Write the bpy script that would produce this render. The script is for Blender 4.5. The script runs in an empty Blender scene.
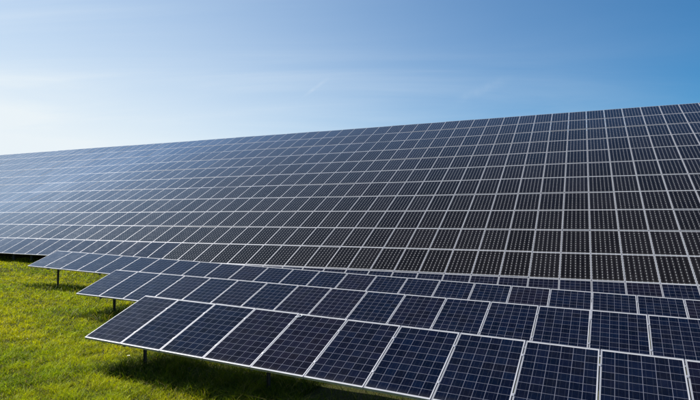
import bpy, math, random
import numpy as np
from mathutils import Matrix, Vector

random.seed(7)
rng = np.random.default_rng(11)
scene = bpy.context.scene
C = scene.collection
R = math.radians

# ---------------------------------------------------------------- camera
cam = bpy.data.cameras.new("camera")
cam_o = bpy.data.objects.new("camera", cam)
C.objects.link(cam_o)
cam_o.location = (0, 0, 0)
cam_o.rotation_euler = (math.pi / 2 + 0.030, 0, 0)
cam.sensor_width = 36.0
cam.lens = 521.16 / 700 * 36.0
cam.clip_start = 0.05
cam.clip_end = 8000
scene.camera = cam_o

# ---------------------------------------------------------------- light
SUN_AZ, SUN_EL = -60.0, 52.0          # azimuth from +Y, negative = left
sun = bpy.data.lights.new("sun", 'SUN')
sun.energy = 5.0
sun.angle = R(0.53)
sun.color = (1.0, 0.95, 0.87)
sun_o = bpy.data.objects.new("sun", sun)
C.objects.link(sun_o)
sd = Vector((math.sin(R(SUN_AZ)) * math.cos(R(SUN_EL)), math.cos(R(SUN_AZ)) * math.cos(R(SUN_EL)), math.sin(R(SUN_EL))))
sun_o.rotation_euler = sd.to_track_quat('Z', 'Y').to_euler()
sun_o.location = (-60, 20, 80)

world = bpy.data.worlds.new("World")
scene.world = world
world.use_nodes = True


class NT:
    """tiny helper for node graphs"""
    def __init__(s, tree):
        s.t = tree
        s.n = tree.nodes
        s.l = tree.links

    def new(s, typ, **kw):
        n = s.n.new(typ)
        for k, v in kw.items():
            setattr(n, k, v)
        return n

    def put(s, sock, v):
        if isinstance(v, bpy.types.NodeSocket):
            s.l.new(v, sock)
        elif v is not None:
            sock.default_value = v

    def m(s, op, a, b=None, c=None, clamp=False):
        n = s.new('ShaderNodeMath', operation=op)
        n.use_clamp = clamp
        s.put(n.inputs[0], a)
        s.put(n.inputs[1], b)
        s.put(n.inputs[2], c)
        return n.outputs[0]

    def vm(s, op, a, b=None, out=0):
        n = s.new('ShaderNodeVectorMath', operation=op)
        s.put(n.inputs[0], a)
        s.put(n.inputs[1], b)
        return n.outputs[out]

    def mix(s, f, a, b, blend='MIX'):
        n = s.new('ShaderNodeMix', data_type='RGBA', blend_type=blend)
        s.put(n.inputs[0], f)
        s.put(n.inputs[6], a)
        s.put(n.inputs[7], b)
        return n.outputs[2]

    def smooth(s, x, lo, hi, a=0.0, b=1.0):
        n = s.new('ShaderNodeMapRange', interpolation_type='SMOOTHSTEP')
        s.put(n.inputs[0], x)
        n.inputs[1].default_value = lo
        n.inputs[2].default_value = hi
        n.inputs[3].default_value = a
        n.inputs[4].default_value = b
        return n.outputs[0]

    def noise(s, vec, scale, detail=2.0, rough=0.5, dist=0.0, out=0):
        n = s.new('ShaderNodeTexNoise')
        s.put(n.inputs['Vector'], vec)
        n.inputs['Scale'].default_value = scale
        n.inputs['Detail'].default_value = detail
        n.inputs['Roughness'].default_value = rough
        n.inputs['Distortion'].default_value = dist
        return n.outputs[out]


def build_world():
    g = NT(world.node_tree)
    g.n.clear()
    out = g.new('ShaderNodeOutputWorld')
    bg = g.new('ShaderNodeBackground')
    bg.inputs[1].default_value = 0.075
    g.l.new(bg.outputs[0], out.inputs[0])
    sky = g.new('ShaderNodeTexSky', sky_type='NISHITA')
    sky.sun_disc = False
    sky.sun_elevation = R(SUN_EL)
    sky.sun_rotation = R(SUN_AZ)
    sky.air_density = 1.0
    sky.dust_density = 0.6
    sky.ozone_density = 2.5
    hs = g.new('ShaderNodeHueSaturation')
    hs.inputs['Saturation'].default_value = 1.55
    hs.inputs['Value'].default_value = 1.0
    g.l.new(g.mix(1.0, sky.outputs[0], (0.37, 0.64, 0.80, 1), 'MULTIPLY'), hs.inputs['Color'])
    tc = g.new('ShaderNodeTexCoord')
    d = g.vm('NORMALIZE', tc.outputs['Generated'])
    sep = g.new('ShaderNodeSeparateXYZ')
    g.l.new(d, sep.inputs[0])
    x, y, z = sep.outputs
    # thin high cloud veil, thickest low and towards the sun
    side = g.vm('DOT_PRODUCT', d, (math.sin(R(-75)), math.cos(R(-75)), 0.0), out=1)
    near = g.vm('DOT_PRODUCT', d, (math.sin(R(-62)), math.cos(R(-62)), 0.0), out=1)
    bank = g.m('MULTIPLY', g.smooth(near, 0.15, 1.05), g.smooth(z, 0.62, 0.04))
    low = g.m('POWER', g.m('SUBTRACT', 1.0, g.m('MAXIMUM', z, 0.0), clamp=True), 4.0)
    base = g.smooth(side, -0.75, 0.72)
    veil = g.m('MULTIPLY', base, g.m('MULTIPLY_ADD', low, 0.62, 0.22))
    veil = g.m('ADD', veil, g.m('MULTIPLY', bank, 0.50), clamp=True)
    # streaky cirrus
    zz = g.m('ADD', g.m('MAXIMUM', z, 0.0), 0.12)
    cmb = g.new('ShaderNodeCombineXYZ')
    g.put(cmb.inputs[0], g.m('DIVIDE', x, zz))
    g.put(cmb.inputs[1], g.m('DIVIDE', y, zz))
    rot = g.new('ShaderNodeMapping')
    rot.inputs['Rotation'].default_value = (0, 0, R(35))
    rot.inputs['Scale'].default_value = (0.35, 1.25, 1)
    g.l.new(cmb.outputs[0], rot.inputs[0])
    n1 = g.noise(rot.outputs[0], 1.1, 6, 0.55, 0.6)
    n2 = g.noise(rot.outputs[0], 0.35, 3, 0.5, 0.3)
    cir = g.m('MULTIPLY', g.smooth(n1, 0.38, 0.80), g.smooth(n2, 0.32, 0.62))
    veil = g.m('ADD', veil, g.m('MULTIPLY', cir, g.m('MULTIPLY_ADD', base, 0.40, 0.0)), clamp=True)
    # two short vapour trails
    def trail(az0, el0, az1, el1, w, amt):
        a = Vector((math.sin(az0) * math.cos(el0), math.cos(az0) * math.cos(el0), math.sin(el0)))
        b = Vector((math.sin(az1) * math.cos(el1), math.cos(az1) * math.cos(el1), math.sin(el1)))
        nrm = a.cross(b).normalized()
        t = (b - a).normalized()
        mid = (a + b).normalized()
        half = (b - a).length / 2
        off = g.m('ABSOLUTE', g.vm('DOT_PRODUCT', d, tuple(nrm), out=1))
        al = g.m('ABSOLUTE', g.vm('DOT_PRODUCT', g.vm('SUBTRACT', d, tuple(mid)), tuple(t), out=1))
        k = g.m('MULTIPLY', g.smooth(off, w, 0.0), g.smooth(al, half * 1.2, half * 0.3))
        wob = g.smooth(g.noise(d, 60, 4, 0.6), 0.3, 0.7, 0.35, 1.0)
        return g.m('MULTIPLY', g.m('MULTIPLY', k, wob), amt)
    def px(X, Y):
        p = Vector(((X - 350) / 521.16, 1, (200 - Y) / 521.16))
        c, s_ = math.cos(0.03), math.sin(0.03)
        p = Vector((p.x, p.y * c - p.z * s_, p.y * s_ + p.z * c))
        return math.atan2(p.x, p.y), math.atan2(p.z, math.hypot(p.x, p.y))
    t1 = trail(*px(303, 97), *px(329, 78), 0.005, 0.08)
    t2 = trail(*px(452, 103), *px(512, 77), 0.014, 0.05)
    veil = g.m('ADD', veil, g.m('ADD', t1, t2), clamp=True)
    col = g.mix(veil, hs.outputs[0], (6.1, 6.65, 7.0, 1))
    # bright hazy aureole round the sun
    ca = g.m('MAXIMUM', g.vm('DOT_PRODUCT', d, tuple(sd), out=1), 0.0)
    glow = g.m('MULTIPLY', g.m('POWER', ca, 20.0), 8.0)
    gc = g.vm('SCALE', (1.0, 0.97, 0.90))
    g.n[gc.node.name].inputs['Scale'].default_value = 1.0
    g.put(gc.node.inputs['Scale'], glow)
    col = g.vm('ADD', col, gc)
    g.l.new(col, bg.inputs[0])


build_world()
scene.view_settings.view_transform = 'Standard'
scene.view_settings.look = 'None'
scene.view_settings.exposure = 0.85
scene.view_settings.gamma = 1.0
scene.view_settings.use_curve_mapping = False
scene.cycles.max_bounces = 6
scene.cycles.use_denoising = True


# ---------------------------------------------------------------- materials
def mat(name):
    m = bpy.data.materials.new(name)
    m.use_nodes = True
    g = NT(m.node_tree)
    p = g.n['Principled BSDF']
    return m, g, p


def metal_mat(name, col, rough, metallic, var=0.12, scale=6.0):
    m, g, p = mat(name)
    tc = g.new('ShaderNodeTexCoord')
    n = g.noise(tc.outputs['Object'], scale, 4, 0.6)
    f = g.smooth(n, 0.3, 0.7)
    c = g.mix(f, tuple(c * (1 - var) for c in col) + (1,), tuple(min(1, c * (1 + var)) for c in col) + (1,))
    g.l.new(c, p.inputs['Base Color'])
    p.inputs['Metallic'].default_value = metallic
    g.l.new(g.smooth(n, 0.25, 0.75, rough * 0.8, min(1, rough * 1.25)), p.inputs['Roughness'])
    return m


M_FRAME = metal_mat('anodised_aluminium', (0.29, 0.295, 0.33), 0.42, 0.35, 0.10, 3.0)
M_STEEL = metal_mat('galvanised_steel', (0.16, 0.165, 0.17), 0.55, 0.6, 0.3, 9.0)
M_RUST = metal_mat('dark_weathered_steel', (0.055, 0.045, 0.038), 0.75, 0.3, 0.4, 12.0)
M_BACK = metal_mat('panel_backsheet', (0.62, 0.63, 0.65), 0.6, 0.0, 0.05, 4.0)


def cell_mat(name, mono):
    m, g, p = mat(name)
    uvn = g.new('ShaderNodeUVMap')
    uvn.uv_map = 'cells'
    sep = g.new('ShaderNodeSeparateXYZ')
    g.l.new(uvn.outputs[0], sep.inputs[0])
    u, v = sep.outputs[0], sep.outputs[1]
    inside = g.m('MULTIPLY',
                 g.m('MULTIPLY', g.m('GREATER_THAN', u, 0.0), g.m('LESS_THAN', u, 6.0)),
                 g.m('MULTIPLY', g.m('GREATER_THAN', v, 0.0), g.m('LESS_THAN', v, 10.0)))
    fu, fv = g.m('FRACT', u), g.m('FRACT', v)
    du = g.m('SUBTRACT', 0.5, g.m('ABSOLUTE', g.m('SUBTRACT', fu, 0.5)))
    dv = g.m('SUBTRACT', 0.5, g.m('ABSOLUTE', g.m('SUBTRACT', fv, 0.5)))
    fl = g.vm('FLOOR', uvn.outputs[0])
    oi = g.new('ShaderNodeObjectInfo')
    rnd = oi.outputs['Random']
    off = g.new('ShaderNodeCombineXYZ')
    g.put(off.inputs[0], g.m('MULTIPLY', rnd, 913.0))
    g.put(off.inputs[2], g.m('MULTIPLY', rnd, 391.0))
    wn = g.new('ShaderNodeTexWhiteNoise', noise_dimensions='3D')
    g.l.new(g.vm('ADD', fl, off.outputs[0]), wn.inputs['Vector'])
    cellr = wn.outputs['Value']
    sepc = g.new('ShaderNodeSeparateColor')
    g.l.new(wn.outputs['Color'], sepc.inputs[0])
    if mono:
        c = g.mix(g.m('MULTIPLY_ADD', cellr, 0.45, g.m('MULTIPLY', rnd, 0.55)), (0.0022, 0.0020, 0.0026, 1), (0.0052, 0.0046, 0.0062, 1))
        corner = g.m('LESS_THAN', g.m('ADD', du, dv), 0.130)
        gap = g.m('LESS_THAN', du, 0.010)
        line = g.m('MAXIMUM', corner, gap)
        sheet = (0.27, 0.27, 0.285, 1)
        bus = [(0.25, 0.012), (0.75, 0.012)]
        buscol, busamt = (0.05, 0.05, 0.055, 1), 0.8
    else:
        # each module comes from its own batch: bluer or more purple-brown
        batch = g.m('MULTIPLY_ADD', sepc.outputs[1], 0.35, g.smooth(rnd, 0.4, 0.9, 0.0, 0.55))
        c = g.mix(batch, (0.0012, 0.0034, 0.0115, 1), (0.0032, 0.0027, 0.0080, 1))
        # crystal facets
        vor = g.new('ShaderNodeTexVoronoi')
        vor.inputs['Scale'].default_value = 9.0
        g.l.new(g.vm('ADD', uvn.outputs[0], off.outputs[0]), vor.inputs['Vector'])
        sp2 = g.new('ShaderNodeSeparateColor')
        g.l.new(vor.outputs['Color'], sp2.inputs[0])
        k = g.m('ADD', g.m('MULTIPLY_ADD', cellr, 0.55, 0.55), g.m('MULTIPLY', sp2.outputs[0], 0.45))
        kc = g.new('ShaderNodeCombineColor')
        for i in range(3):
            g.put(kc.inputs[i], k)
        c = g.mix(1.0, c, kc.outputs[0], 'MULTIPLY')
        line = g.m('MAXIMUM', g.m('LESS_THAN', du, 0.015), g.m('LESS_THAN', dv, 0.015))
        sheet = (0.12, 0.125, 0.16, 1)
        bus = [(0.27, 0.008), (0.73, 0.008)]
        buscol, busamt = (0.035, 0.04, 0.055, 1), 0.5
    b = None
    for pos, w in bus:
        q = g.m('LESS_THAN', g.m('ABSOLUTE', g.m('SUBTRACT', fu, pos)), w)
        b = q if b is None else g.m('MAXIMUM', b, q)
    c = g.mix(g.m('MULTIPLY', b, busamt), c, buscol)
    c = g.mix(line, c, sheet)
    c = g.mix(inside, (0.30, 0.305, 0.32, 1), c)
    # thin film of dust and dried rain marks, thicker along the lower edge
    tc = g.new('ShaderNodeTexCoord')
    ov = g.vm('ADD', tc.outputs['Object'], off.outputs[0])
    dust = g.smooth(g.noise(ov, 2.2, 6, 0.65), 0.35, 0.85, 0.0, 0.012)
    edge = g.smooth(v, 0.7, -0.2, 0.0, 0.04)
    dust = g.m('ADD', dust, g.m('ADD', edge, g.m('MULTIPLY', rnd, 0.004)))
    c = g.mix(dust, c, (0.26, 0.25, 0.23, 1))
    g.l.new(c, p.inputs['Base Color'])
    r = g.m('ADD', g.smooth(g.noise(ov, 5.0, 4, 0.6), 0.3, 0.8, 0.07, 0.14), g.m('MULTIPLY', rnd, 0.03))
    g.l.new(r, p.inputs['Roughness'])
    p.inputs['Specular IOR Level'].default_value = 0.0
    # glass is never perfectly flat
    bump = g.new('ShaderNodeBump')
    bump.inputs['Strength'].default_value = 0.10
    bump.inputs['Distance'].default_value = 0.02
    g.l.new(g.noise(ov, 1.6, 2, 0.5), bump.inputs['Height'])
    g.l.new(bump.outputs[0], p.inputs['Normal'])
    # anti-reflective solar glass: hardly any mirror image face-on, strong at grazing angles
    geo = g.new('ShaderNodeNewGeometry')
    cs = g.m('ABSOLUTE', g.vm('DOT_PRODUCT', geo.outputs['Normal'], geo.outputs['Incoming'], out=1))
    fr = g.m('MULTIPLY_ADD', g.m('POWER', g.m('SUBTRACT', 1.0, cs, clamp=True), 9.0), 5.2, 0.004)
    fr = g.m('MINIMUM', fr, 0.50)
    gl = g.new('ShaderNodeBsdfGlossy')
    gl.inputs['Color'].default_value = (0.80, 0.89, 1.0, 1)
    g.l.new(r, gl.inputs['Roughness'])
    g.l.new(bump.outputs[0], gl.inputs['Normal'])
    ms = g.new('ShaderNodeMixShader')
    g.l.new(fr, ms.inputs[0])
    g.l.new(p.outputs[0], ms.inputs[1])
    g.l.new(gl.outputs[0], ms.inputs[2])
    g.l.new(ms.outputs[0], g.n['Material Output'].inputs[0])
    return m


M_MONO = cell_mat('monocrystalline_cells', True)
M_POLY = cell_mat('polycrystalline_cells', False)


def soil_mat():
    m, g, p = mat('soil_and_thatch')
    tc = g.new('ShaderNodeTexCoord')
    o = tc.outputs['Object']
    n = g.noise(o, 0.35, 5, 0.6)
    n2 = g.noise(o, 14.0, 5, 0.7)
    c = g.mix(g.smooth(n, 0.35, 0.65), (0.018, 0.025, 0.003, 1), (0.034, 0.038, 0.004, 1))
    c = g.mix(g.smooth(n2, 0.4, 0.75), c, (0.045, 0.035, 0.018, 1))
    g.l.new(c, p.inputs['Base Color'])
    p.inputs['Roughness'].default_value = 0.95
    p.inputs['Specular IOR Level'].default_value = 0.1
    b = g.new('ShaderNodeBump')
    b.inputs['Strength'].default_value = 0.8
    b.inputs['Distance'].default_value = 0.05
    g.l.new(n2, b.inputs['Height'])
    g.l.new(b.outputs[0], p.inputs['Normal'])
    return m


def grass_mat():
    m, g, p = mat('meadow_grass_blades')
    at = g.new('ShaderNodeAttribute')
    at.attribute_name = 'tint'
    g.l.new(at.outputs['Color'], p.inputs['Base Color'])
    p.inputs['Roughness'].default_value = 0.55
    p.inputs['Specular IOR Level'].default_value = 0.12
    tr = g.new('ShaderNodeBsdfTranslucent')
    k = g.mix(1.0, at.outputs['Color'], (1.25, 1.15, 0.5, 1), 'MULTIPLY')
    g.l.new(k, tr.inputs[0])
    ms = g.new('ShaderNodeMixShader')
    ms.inputs[0].default_value = 0.36
    g.l.new(p.outputs[0], ms.inputs[1])
    g.l.new(tr.outputs[0], ms.inputs[2])
    g.l.new(ms.outputs[0], g.n['Material Output'].inputs[0])
    return m


def plain(name, col, rough=0.6):
    m, g, p = mat(name)
    tc = g.new('ShaderNodeTexCoord')
    n = g.noise(tc.outputs['Object'], 30, 3, 0.5)
    g.l.new(g.mix(n, tuple(c * 0.85 for c in col) + (1,), tuple(min(1, c * 1.1) for c in col) + (1,)), p.inputs['Base Color'])
    p.inputs['Roughness'].default_value = rough
    return m


M_SOIL = soil_mat()
M_GRASS = grass_mat()
M_PETAL = plain('white_petals', (0.80, 0.80, 0.78))
M_YOLK = plain('yellow_flower_centre', (0.75, 0.50, 0.03))
M_STEM = plain('green_stem', (0.07, 0.12, 0.02))
M_TIE = plain('pale_plastic', (0.78, 0.79, 0.80), 0.4)
M_BLACK = plain('black_rubber_cable', (0.02, 0.02, 0.022), 0.5)


# ---------------------------------------------------------------- row geometry
def frame_axes(yaw, el, tilt):
    yaw, el, tilt = R(yaw), R(el), R(tilt)
    u = Vector((math.cos(yaw) * math.cos(el), math.sin(yaw) * math.cos(el), math.sin(el)))
    h = Vector((-math.sin(yaw), math.cos(yaw), 0))
    w = u.cross(h).normalized()
    h2 = w.cross(u)
    v = h2 * math.cos(tilt) + w * math.sin(tilt)
    return u, v, u.cross(v).normalized()


ARR_O = Vector((14.0729, 33.299, 6.6187))
ARR_AX = frame_axes(-24.18, 0.0, 27.585)
PITCH = 1.7251
NROWS = 13
u_, v_, n_ = ARR_AX


def smoothstep(a, b, x):
    t = np.clip((x - a) / (b - a), 0, 1)
    return t * t * (3 - 2 * t)


def ground_z(x, y):
    x = np.asarray(x, float)
    y = np.asarray(y, float)
    s = 0.900 * x - 0.435 * y
    d = 0.435 * x + 0.900 * y
    zf = -2.95 - 0.010 * (np.clip(s, -60, 30) + 15)
    zb = -2.70 - 0.82 * smoothstep(-29.5, -15, s)
    t = smoothstep(13.4, 17.2, d)
    z = zf * (1 - t) + zb * t
    # gentle unevenness of the meadow
    z = z + 0.035 * np.sin(0.9 * x + 0.5 * y + 1.0) * np.sin(0.6 * y - 0.35 * x) \
          + 0.020 * np.sin(2.3 * x - 1.1 * y) * np.sin(1.9 * y + 0.8 * x)
    # the hillside carrying the big array
    zp = ARR_O.z - (n_.x * (x - ARR_O.x) + n_.y * (y - ARR_O.y)) / n_.z
    hill = zp - 0.95
    crest = ARR_O.z - 1.05
    dd = (-(u_.y) * (x - ARR_O.x) + u_.x * (y - ARR_O.y))      # metres behind the ridge line
    k = 0.35
    hill = crest - 0.02 * np.maximum(dd, 0) - np.logaddexp(0, (crest - hill) / k) * k
    k = 0.12
    z = z + np.logaddexp(0, (hill - z) / k) * k
    return z


def gz(x, y):
    return float(ground_z(x, y))


# ---------------------------------------------------------------- mesh helpers
def mesh_obj(name, verts, faces, materials, parent=None, midx=None, smooth=False):
    me = bpy.data.meshes.new(name)
    me.from_pydata([tuple(v) for v in verts], [], faces)
    for m in (materials if isinstance(materials, (list, tuple)) else [materials]):
        me.materials.append(m)
    if midx:
        me.polygons.foreach_set('material_index', midx)
    if smooth:
        me.polygons.foreach_set('use_smooth', [True] * len(me.polygons))
    me.update()
    o = bpy.data.objects.new(name, me)
    C.objects.link(o)
    if parent:
        o.parent = parent
    return o


class MB:
    def __init__(s):
        s.v, s.f = [], []

    def box(s, c, h, ax=None):
        """c centre, h half sizes, ax three axis vectors"""
        c = Vector(c)
        ax = ax or (Vector((1, 0, 0)), Vector((0, 1, 0)), Vector((0, 0, 1)))
        b = len(s.v)
        for dz in (-1, 1):
            for dx, dy in ((-1, -1), (1, -1), (1, 1), (-1, 1)):
                s.v.append(c + ax[0] * (dx * h[0]) + ax[1] * (dy * h[1]) + ax[2] * (dz * h[2]))
        for q in ((0, 3, 2, 1), (4, 5, 6, 7), (0, 1, 5, 4), (1, 2, 6, 5), (2, 3, 7, 6), (3, 0, 4, 7)):
            s.f.append(tuple(b + i for i in q))
        return s

    def bar(s, a, b, w, t, up=Vector((0, 0, 1))):
        a, b = Vector(a), Vector(b)
        d = (b - a)
        L = d.length
        d.normalize()
        x = up.cross(d)
        if x.length < 1e-4:
            x = Vector((1, 0, 0))
        x.normalize()
        y = d.cross(x)
        return s.box((a + b) / 2, (w / 2, t / 2, L / 2), (x, y, d))

    def hbeam(s, a, b, w, hgt, t, xdir):
        """I profile post from a to b; flanges face along xdir"""
        a, b = Vector(a), Vector(b)
        d = (b - a)
        L = d.length
        d.normalize()
        x = (xdir - d * xdir.dot(d)).normalized()
        y = d.cross(x)
        c = (a + b) / 2
        s.box(c, (hgt / 2 - t, t / 2, L / 2), (x, y, d))
        for k in (-1, 1):
            s.box(c + x * (k * (hgt / 2 - t / 2)), (t / 2, w / 2, L / 2), (x, y, d))
        return s

    def tube(s, pts, r, n=6):
        pts = [Vector(p) for p in pts]
        b = len(s.v)
        for i, p in enumerate(pts):
            d = (pts[min(i + 1, len(pts) - 1)] - pts[max(i - 1, 0)]).normalized()
            x = d.orthogonal().normalized() if i == 0 else (px_ - d * px_.dot(d)).normalized()
            px_ = x
            y = d.cross(x)
            for k in range(n):
                a = 2 * math.pi * k / n
                s.v.append(p + (x * math.cos(a) + y * math.sin(a)) * r)
        for i in range(len(pts) - 1):
            for k in range(n):
                s.f.append((b + i * n + k, b + i * n + (k + 1) % n, b + (i + 1) * n + (k + 1) % n, b + (i + 1) * n + k))
        s.f.append(tuple(b + k for k in reversed(range(n))))
        s.f.append(tuple(b + (len(pts) - 1) * n + k for k in range(n)))
        return s

    def build(s, name, m, parent=None, inv=None, smooth=False):
        vs = [inv @ v for v in s.v] if inv is not None else s.v
        return mesh_obj(name, vs, s.f, m, parent, smooth=smooth)


# ---------------------------------------------------------------- structure: ground
def build_ground():
    def axis(fine0, fine1, step, far):
        a = list(np.arange(fine0, fine1 + 1e-6, step))
        st, p, n_lo, n_hi = step, fine1, [], []
        while p < far:
            st *= 1.28
            p += st
            n_hi.append(p)
        st, p = step, fine0
        while p > -far:
            st *= 1.28
            p -= st
            n_lo.append(p)
        return np.array(n_lo[::-1] + a + n_hi)
    xs = axis(-70, 40, 0.5, 2500)
    ys = axis(-6, 75, 0.5, 2500)
    X, Y = np.meshgrid(xs, ys)
    Z = ground_z(X, Y)
    nx, ny = len(xs), len(ys)
    co = np.stack([X, Y, Z], -1).reshape(-1, 3)
    idx = np.arange(nx * ny).reshape(ny, nx)
    q = np.stack([idx[:-1, :-1], idx[:-1, 1:], idx[1:, 1:], idx[1:, :-1]], -1).reshape(-1, 4)
    me = bpy.data.meshes.new('ground')
    me.vertices.add(len(co))
    me.vertices.foreach_set('co', co.ravel())
    me.loops.add(q.size)
    me.loops.foreach_set('vertex_index', q.ravel())
    me.polygons.add(len(q))
    me.polygons.foreach_set('loop_start', np.arange(0, q.size, 4))
    me.polygons.foreach_set('use_smooth', np.ones(len(q), bool))
    me.update()
    me.materials.append(M_SOIL)
    o = bpy.data.objects.new('ground', me)
    C.objects.link(o)
    o['kind'] = 'structure'


build_ground()


# ---------------------------------------------------------------- solar panels
def panel_mesh(width, length, cell_m):
    """module laminate: glass sheet (cells in the shader) on a white backsheet slab"""
    me = bpy.data.meshes.new('solar_panel')
    w, l = width / 2 - 0.003, length / 2 - 0.003
    top, bot = -0.0035, -0.0095
    vs = [(-w, -l, top), (w, -l, top), (w, l, top), (-w, l, top), (-w, -l, bot), (w, -l, bot), (w, l, bot), (-w, l, bot)]
    fs = [(0, 1, 2, 3), (7, 6, 5, 4), (0, 4, 5, 1), (1, 5, 6, 2), (2, 6, 7, 3), (3, 7, 4, 0)]
    # junction box on the back
    m = MB()
    m.box((0, l - 0.16, bot - 0.012), (0.055, 0.05, 0.0115))
    b = len(vs)
    vs += [tuple(v) for v in m.v]
    fs += [tuple(i + b for i in f) for f in m.f]
    me.from_pydata(vs, [], fs)
    me.materials.append(cell_m)
    me.materials.append(M_BACK)
    me.materials.append(M_BLACK)
    me.polygons.foreach_set('material_index', [0] + [1] * 5 + [2] * 6)
    uv = me.uv_layers.new(name='cells')
    cw = (width - 0.036) / 6
    ch = (length - 0.066) / 10
    for p in me.polygons:
        for li in p.loop_indices:
            x, y, z = me.vertices[me.loops[li].vertex_index].co
            uv.data[li].uv = (x / cw + 3.0, y / ch + 5.0)
    me.update()
    return me


def frame_mesh(width, length, lip=0.0100, depth=0.040):
    """hollow aluminium frame with an inward lip above the glass"""
    vs, fs = [], []
    W, L = width / 2, length / 2
    rings = [(W - lip, L - lip, -0.0035), (W - lip, L - lip, 0.0), (W - 0.0012, L - 0.0012, 0.0), (W, L, -0.0012), (W, L, -depth), (W - 0.028, L - 0.028, -depth), (W - 0.028, L - 0.028, -depth + 0.002), (W - 0.0022, L - 0.0022, -depth + 0.002), (W - 0.0022, L - 0.0022, -0.0098)]
    for a, b, z in rings:
        vs += [(-a, -b, z), (a, -b, z), (a, b, z), (-a, b, z)]
    for r in range(len(rings) - 1):
        for k in range(4):
            k2 = (k + 1) % 4
            fs.append((r * 4 + k, r * 4 + k2, r * 4 + 4 + k2, r * 4 + 4 + k))
    me = bpy.data.meshes.new('frame')
    me.from_pydata(vs, [], [tuple(reversed(f)) for f in fs])
    me.materials.append(M_FRAME)
    me.update()
    return me


def clamp_mesh():
    m = MB()
    m.box((0, 0, 0.0025), (0.019, 0.022, 0.002))
    m.box((0, 0, 0.0065), (0.006, 0.006, 0.002))
    m.box((0, 0, -0.02), (0.0035, 0.018, 0.020))
    me = bpy.data.meshes.new('clamp')
    me.from_pydata([tuple(v) for v in m.v], [], m.f)
    me.materials.append(M_FRAME)
    return me


def link(name, data, parent):
    o = bpy.data.objects.new(name, data)
    C.objects.link(o)
    o.parent = parent
    return o


def make_row(O, axes, i0, i1, length, label, group, kind_of, post_i, post_step, jit=1.0,
             clamps=True, sub=lambda i: True, post_mat=None, post_h=0.10, mid=0.55):
    """one table of modules: O is the point on the top edge at column 0"""
    u, v, n = axes
    O = Vector(O)
    yaw = math.atan2(u.y, u.x)
    foot = O + u * i0 - v * length * mid
    root = bpy.data.objects.new('solar_panel_row', None)
    C.objects.link(root)
    root.empty_display_size = 0.3
    root.location = (foot.x, foot.y, gz(foot.x, foot.y))
    root.rotation_euler = (0, 0, yaw)
    root['label'] = label
    root['category'] = 'solar panels'
    root['group'] = group
    P = Matrix.Translation(root.location) @ Matrix.Rotation(yaw, 4, 'Z')
    inv = P.inverted()
    basis = Matrix((u, v, n)).transposed().to_4x4()
    W = 0.985
    meshes = {}
    for mono in (True, False):
        meshes[mono] = panel_mesh(W, length, M_MONO if mono else M_POLY)
    fm = frame_mesh(W, length)
    cm = clamp_mesh()
    ph = rng.uniform(0, 6.28)
    wave = lambda i: jit * (0.010 * math.sin(i * 0.31 + ph) + 0.014 * math.sin(i * 0.117 + 1.3))
    dz = dy = 0.0
    tl = 0.0
    for i in range(i0, i1):
        if (i - i0) % 2 == 0:
            dz = rng.normal(0, 0.0035) * jit + wave(i)
            dy = rng.normal(0, 0.005) * jit
            tl = rng.normal(0, R(0.22)) * jit
        dzi = dz
        c = O + u * (i + 0.5) - v * (length / 2 + dy) + n * dz
        Mx = Matrix.Translation(c) @ basis @ Matrix.Rotation(tl + rng.normal(0, R(0.10)) * jit, 4, 'X') \
            @ Matrix.Rotation(rng.normal(0, R(0.12)) * jit, 4, 'Y')
        p = link('solar_panel', meshes[bool(kind_of(i))], root)
        p.matrix_basis = inv @ Mx
        if sub(i):
            f = link('frame', fm, p)
        if clamps and i > i0:
            for fy in (0.27, -0.27):
                k = link('clamp', cm, p)
                k.location = (-0.5, fy * length, 0.0)
    # purlins under the modules
    a, b = O + u * (i0 + 0.02), O + u * (i1 - 0.02)
    for fy in (0.24, 0.78):
        off = -v * (length * fy) - n * 0.072
        MB().bar(a + off, b + off, 0.045, 0.055, n).build('purlin', M_STEEL, root, inv)
    # posts, rafters and struts
    i = post_i
    while i < i1:
        if i >= i0:
            c = O + u * i - v * length * mid - n * 0.15
            z = gz(c.x, c.y)
            top = Vector((c.x, c.y, c.z))
            po = MB().hbeam((c.x, c.y, z - 0.25), top, post_h * 0.75, post_h, 0.007, u).build('post', post_mat or M_RUST, root, inv)
            r0 = O + u * (i + 0.06) - v * (length * 0.08) - n * 0.132
            r1 = O + u * (i + 0.06) - v * (length * 0.93) - n * 0.132
            MB().bar(r0, r1, 0.04, 0.06, n).build('rafter', M_STEEL, root, inv)
            s0 = Vector((c.x, c.y, z + 0.66 * (c.z - z))) + u * 0.06
            s1 = O + u * (i + 0.06) - v * (length * 0.22) - n * 0.165
            MB().bar(s0, s1, 0.022, 0.022, u).build('strut', M_STEEL, root, inv)
        i += post_step
    return root, inv


G_LOW = 'low solar panel rows standing on the grass'
G_BIG = 'stacked solar panel rows of the big hillside array'

ax1 = frame_axes(-27.1016, -0.7641, 22.5733)
ax2 = frame_axes(-26.8974, -0.6215, 22.326)
ax3 = frame_axes(-25.8104, -1.1944, 22.7275)
row1, inv1 = make_row((-4.4868, 11.4975, -1.7581), ax1, 0, 16, 1.578,
                      'nearest low row of large blue-black solar panels in front, widest grid in view',
                      G_LOW, lambda i: False, 0.85, 3.0, 0.35, post_h=0.055)
row2, inv2 = make_row((-7.5867, 16.989, -1.7601), ax2, 0, 26, 1.528,
                      'low row of dark blue solar panels right behind the nearest row',
                      G_LOW, lambda i: False, 0.82, 3.0, 0.35, post_h=0.065)
row3, inv3 = make_row((-12.663, 22.6266, -1.5201), ax3, 0, 34, 1.399,
                      'third low row of blue solar panels, directly in front of the tall array',
                      G_LOW, lambda i: False, 1.0, 3.0, 0.35, post_h=0.065)

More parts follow.
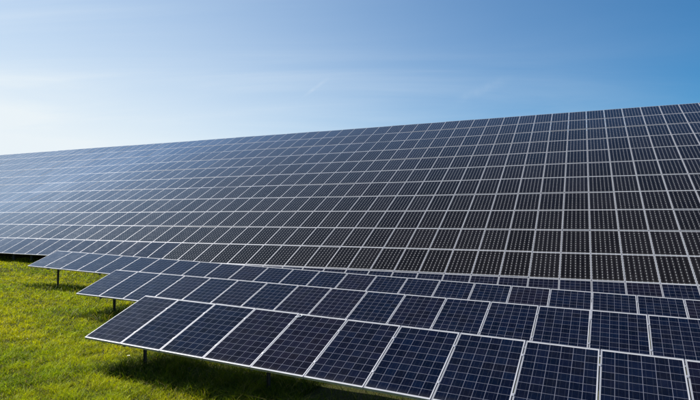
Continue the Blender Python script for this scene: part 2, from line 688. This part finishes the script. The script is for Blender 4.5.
ORD = ['topmost row of black solar panels along the ridge against the sky',
       'second row of panels down from the ridge of the tall array',
       'third row of panels down from the ridge of the tall array',
       'fourth row of panels down from the ridge of the tall array',
       'fifth row of panels down from the ridge of the tall array',
       'sixth row of panels down from the ridge of the tall array',
       'seventh row of panels down from the ridge of the tall array',
       'eighth row of panels down from the ridge of the tall array',
       'ninth row of panels down from the ridge, third above the mixed row',
       'tenth row of panels down from the ridge, just above the mixed row',
       'mixed row of blue and black panels above the dark gap at left',
       'lowest strip of dark blue panels peeking out behind the low rows']
for k in range(12):
    lo = int(round(-59 + 28 / 11 * k)) - 7
    hi = int(round(7 - 3 / 11 * k)) + 8
    if k < 10:
        kind = (lambda i: True)
    elif k == 10:
        kind = (lambda i: i >= -18)
    else:
        kind = (lambda i: False)
        lo = -14
    O = ARR_O - v_ * (PITCH * k) - v_ * 0.012
    make_row(O, ARR_AX, lo, hi, PITCH - 0.024, ORD[k], G_BIG, kind,
             (-30.05 if k == 10 else lo + 0.5), (1.6 if k == 10 else 4.0), 0.8, clamps=False,
             post_mat=(M_STEEL if k == 10 else None), post_h=0.12)

# a loose cable tie end on the nearest row
u1, v1, n1 = ax1
c0 = Vector((-4.4868, 11.4975, -1.7581)) + u1 * 4.03 - v1 * 0.10 + n1 * 0.008
pts = [c0 + u1 * (0.07 * math.cos(a) - 0.01) - v1 * (0.06 * math.sin(a) - 0.02) + n1 * (0.006 + 0.012 * math.sin(a)) for a in np.linspace(-1.2, 2.0, 12)]
MB().tube(pts, 0.006, 6).build('cable_tie', M_TIE, row1, inv1, True)


# ---------------------------------------------------------------- grass
def build_grass():
    verts, faces_l, cols = [], [], []
    n_try = 2100000
    # positions: density falls off with distance from the camera
    r = np.exp(rng.uniform(np.log(6.0), np.log(60), n_try))
    a = rng.uniform(R(-66), R(12), n_try)
    x, y = r * np.sin(a), r * np.cos(a)
    s = 0.900 * x - 0.435 * y
    d = 0.435 * x + 0.900 * y
    keep = (d < 19.5) & (y > 3.5) & (r < 60)
    # behind the front rows nothing of the meadow shows: thin there
    def behind(O, ax, ln):
        u, v, _ = ax
        h = Vector((v.x, v.y)).normalized()
        uu = (x - O[0]) * u.x + (y - O[1]) * u.y
        vv = (x - O[0]) * h.x + (y - O[1]) * h.y
        return uu, vv
    u1_, v1_ = behind((-4.49, 11.5), ax1, 1.5)
    hid = (u1_ > 4.5) & (v1_ > -1.0)
    u2_, v2_ = behind((-7.59, 16.99), ax2, 1.5)
    hid |= (u2_ > 6.5) & (v2_ > -1.0)
    u3_, v3_ = behind((-12.66, 22.63), ax3, 1.4)
    hid |= (u3_ > 6) & (v3_ > -1.0)
    keep &= ~(hid & (rng.random(n_try) > 0.08))
    x, y, r = x[keep], y[keep], r[keep]
    u1_, v1_, u2_, v2_, u3_, v3_ = [q[keep] for q in (u1_, v1_, u2_, v2_, u3_, v3_)]
    # clumping
    def fld(px, py, f, ph):
        return 0.5 + 0.5 * np.sin(px * f + 1.7 * np.sin(py * f * 0.73 + ph)) * np.sin(py * f * 1.11 + 1.3 * np.sin(px * f * 0.57 + ph * 2))
    c1 = 0.5 * fld(x, y, 1.3, 0.3) + 0.5 * fld(x, y, 0.42, 2.2)
    c2 = fld(x, y, 5.5, 1.9)
    c3 = fld(x, y, 17.0, 4.1)
    n = len(x)
    c4 = fld(x, y, 9.0, 0.7)
    dens = 0.16 + 0.84 * c3 * (0.25 + 0.75 * c4)
    k = rng.random(n) < dens
    x, y, r, c1, c2, c3 = x[k], y[k], r[k], c1[k], c2[k], c3[k]
    u1_, v1_, u2_, v2_, u3_, v3_ = [q[k] for q in (u1_, v1_, u2_, v2_, u3_, v3_)]
    n = len(x)
    print('grass blades', n)
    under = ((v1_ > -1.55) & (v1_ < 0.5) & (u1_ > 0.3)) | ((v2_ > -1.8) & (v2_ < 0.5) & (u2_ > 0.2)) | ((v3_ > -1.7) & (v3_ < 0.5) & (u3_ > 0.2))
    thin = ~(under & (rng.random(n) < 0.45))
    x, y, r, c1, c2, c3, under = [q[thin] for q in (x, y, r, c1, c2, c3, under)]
    n = len(x)
    h = (0.045 + 0.07 * rng.random(n) ** 1.5) * (0.45 + 0.6 * c2 + 0.55 * c3) * (1 + 0.003 * r)
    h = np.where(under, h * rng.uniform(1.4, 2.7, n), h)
    w = (0.0032 + 0.0022 * rng.random(n)) * np.clip(r / 10, 0.9, 3.2)
    th = rng.uniform(0, 2 * np.pi, n)
    wx, wy = np.cos(th), np.sin(th)
    la = rng.uniform(0, 2 * np.pi, n)
    lean = rng.uniform(0.3, 1.5, n) * h
    lx, ly = np.cos(la) * lean, np.sin(la) * lean
    z = ground_z(x, y) - 0.004
    co = np.empty((n, 5, 3))
    for j, (t, ww) in enumerate(((0, 1), (0, -1), (0.55, 0.75), (0.55, -0.75), (1, 0))):
        co[:, j, 0] = x + lx * t * t + wx * w * ww
        co[:, j, 1] = y + ly * t * t + wy * w * ww
        co[:, j, 2] = z + h * t * (1 - 0.18 * t)
    # colour: per blade and patchy over the meadow, plus painted shade under the rows
    base = np.array([[0.25, 0.37, 0.004]]) * (1 - c1[:, None]) + np.array([[0.60, 0.57, 0.002]]) * c1[:, None]
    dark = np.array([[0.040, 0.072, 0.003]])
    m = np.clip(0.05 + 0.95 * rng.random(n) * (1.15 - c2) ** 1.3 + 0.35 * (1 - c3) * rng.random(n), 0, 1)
    m = np.where(under, np.clip(m + 0.65, 0, 1), m)[:, None]  # deepens the shade under the panel rows by darkening the blade colour
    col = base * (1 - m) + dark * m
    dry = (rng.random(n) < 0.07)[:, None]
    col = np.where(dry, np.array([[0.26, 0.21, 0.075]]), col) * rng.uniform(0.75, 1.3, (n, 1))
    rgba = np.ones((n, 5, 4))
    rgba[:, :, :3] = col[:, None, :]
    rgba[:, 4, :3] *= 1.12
    me = bpy.data.meshes.new('grass')
    me.vertices.add(n * 5)
    me.vertices.foreach_set('co', co.astype(np.float32).ravel())
    b = (np.arange(n) * 5)[:, None]
    loops = np.concatenate([b + np.array([[0, 1, 3, 2]]), b + np.array([[2, 3, 4]])], 1)
    me.loops.add(n * 7)
    me.loops.foreach_set('vertex_index', loops.astype(np.int32).ravel())
    me.polygons.add(n * 2)
    ls = (np.arange(n) * 7)[:, None] + np.array([[0, 4]])
    me.polygons.foreach_set('loop_start', ls.astype(np.int32).ravel())
    me.update()
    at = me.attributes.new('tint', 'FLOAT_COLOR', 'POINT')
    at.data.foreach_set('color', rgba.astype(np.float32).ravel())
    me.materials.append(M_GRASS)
    o = bpy.data.objects.new('grass', me)
    C.objects.link(o)
    o['kind'] = 'stuff'
    o['label'] = 'short sunlit yellow-green meadow grass growing around the panel rows'
    o['category'] = 'grass'


build_grass()


# ---------------------------------------------------------------- small flowers
def px_ground(X, Y, z_guess=-2.9):
    dx, dz = (X - 350) / 521.16, (200 - Y) / 521.16
    c, s_ = math.cos(0.03), math.sin(0.03)
    v = Vector((dx, c - dz * s_, s_ + dz * c))
    t = z_guess / v.z
    for _ in range(8):
        t = (gz(v.x * t, v.y * t) + 0.08) / v.z
    return v.x * t, v.y * t


def flower(x, y, h, rad, label):
    z = gz(x, y)
    root = bpy.data.objects.new('flower', None)
    C.objects.link(root)
    root.location = (x, y, z)
    root['label'] = label
    root['category'] = 'flower'
    root['group'] = 'small white flowers in the grass'
    MB().tube([(0, 0, -0.01), (0.004, 0.002, h * 0.5), (0.010, 0.0, h)], 0.0016, 5).build('stem', M_STEM, root)
    vs, fs = [], []
    npet = 14
    for k in range(npet):
        a = 2 * math.pi * k / npet
        ca, sa = math.cos(a), math.sin(a)
        b = len(vs)
        for rr, ww, zz in ((0.25, 0.35, 0.0), (0.65, 0.95, 0.10), (1.0, 0.55, 0.16)):
            for q in (-1, 1):
                wq = q * ww * rad * 0.24
                vs.append((0.010 + ca * rad * rr - sa * wq, sa * rad * rr + ca * wq, h + zz * rad + 0.0006 * (k % 2)))
        fs += [(b, b + 1, b + 3, b + 2), (b + 2, b + 3, b + 5, b + 4)]
    mesh_obj('petals', vs, fs, M_PETAL, root)
    dome, fd = [(0.010, 0, h + rad * 0.32)], []
    for rr, zz in ((0.2, 0.26), (0.32, 0.08), (0.26, -0.10)):
        for k in range(8):
            a = 2 * math.pi * k / 8
            dome.append((0.010 + math.cos(a) * rad * rr, math.sin(a) * rad * rr, h + zz * rad))
    for k in range(8):
        k2 = (k + 1) % 8
        fd += [(0, 1 + k, 1 + k2), (1 + k, 9 + k, 9 + k2, 1 + k2), (9 + k, 17 + k, 17 + k2, 9 + k2)]
    mesh_obj('flower_centre', dome, fd, M_YOLK, root, smooth=True)


for X, Y, h, rad, lab in ((128, 358, 0.13, 0.028, 'white daisy in the shaded grass below the nearest panel corner'),
                          (18, 337, 0.09, 0.013, 'tiny white flower near the left picture edge'),
                          (27, 339, 0.09, 0.013, 'tiny white flower on open grass, right neighbour of the edge one')):
    x, y = px_ground(X, Y)
    flower(x, y, h, rad, lab)
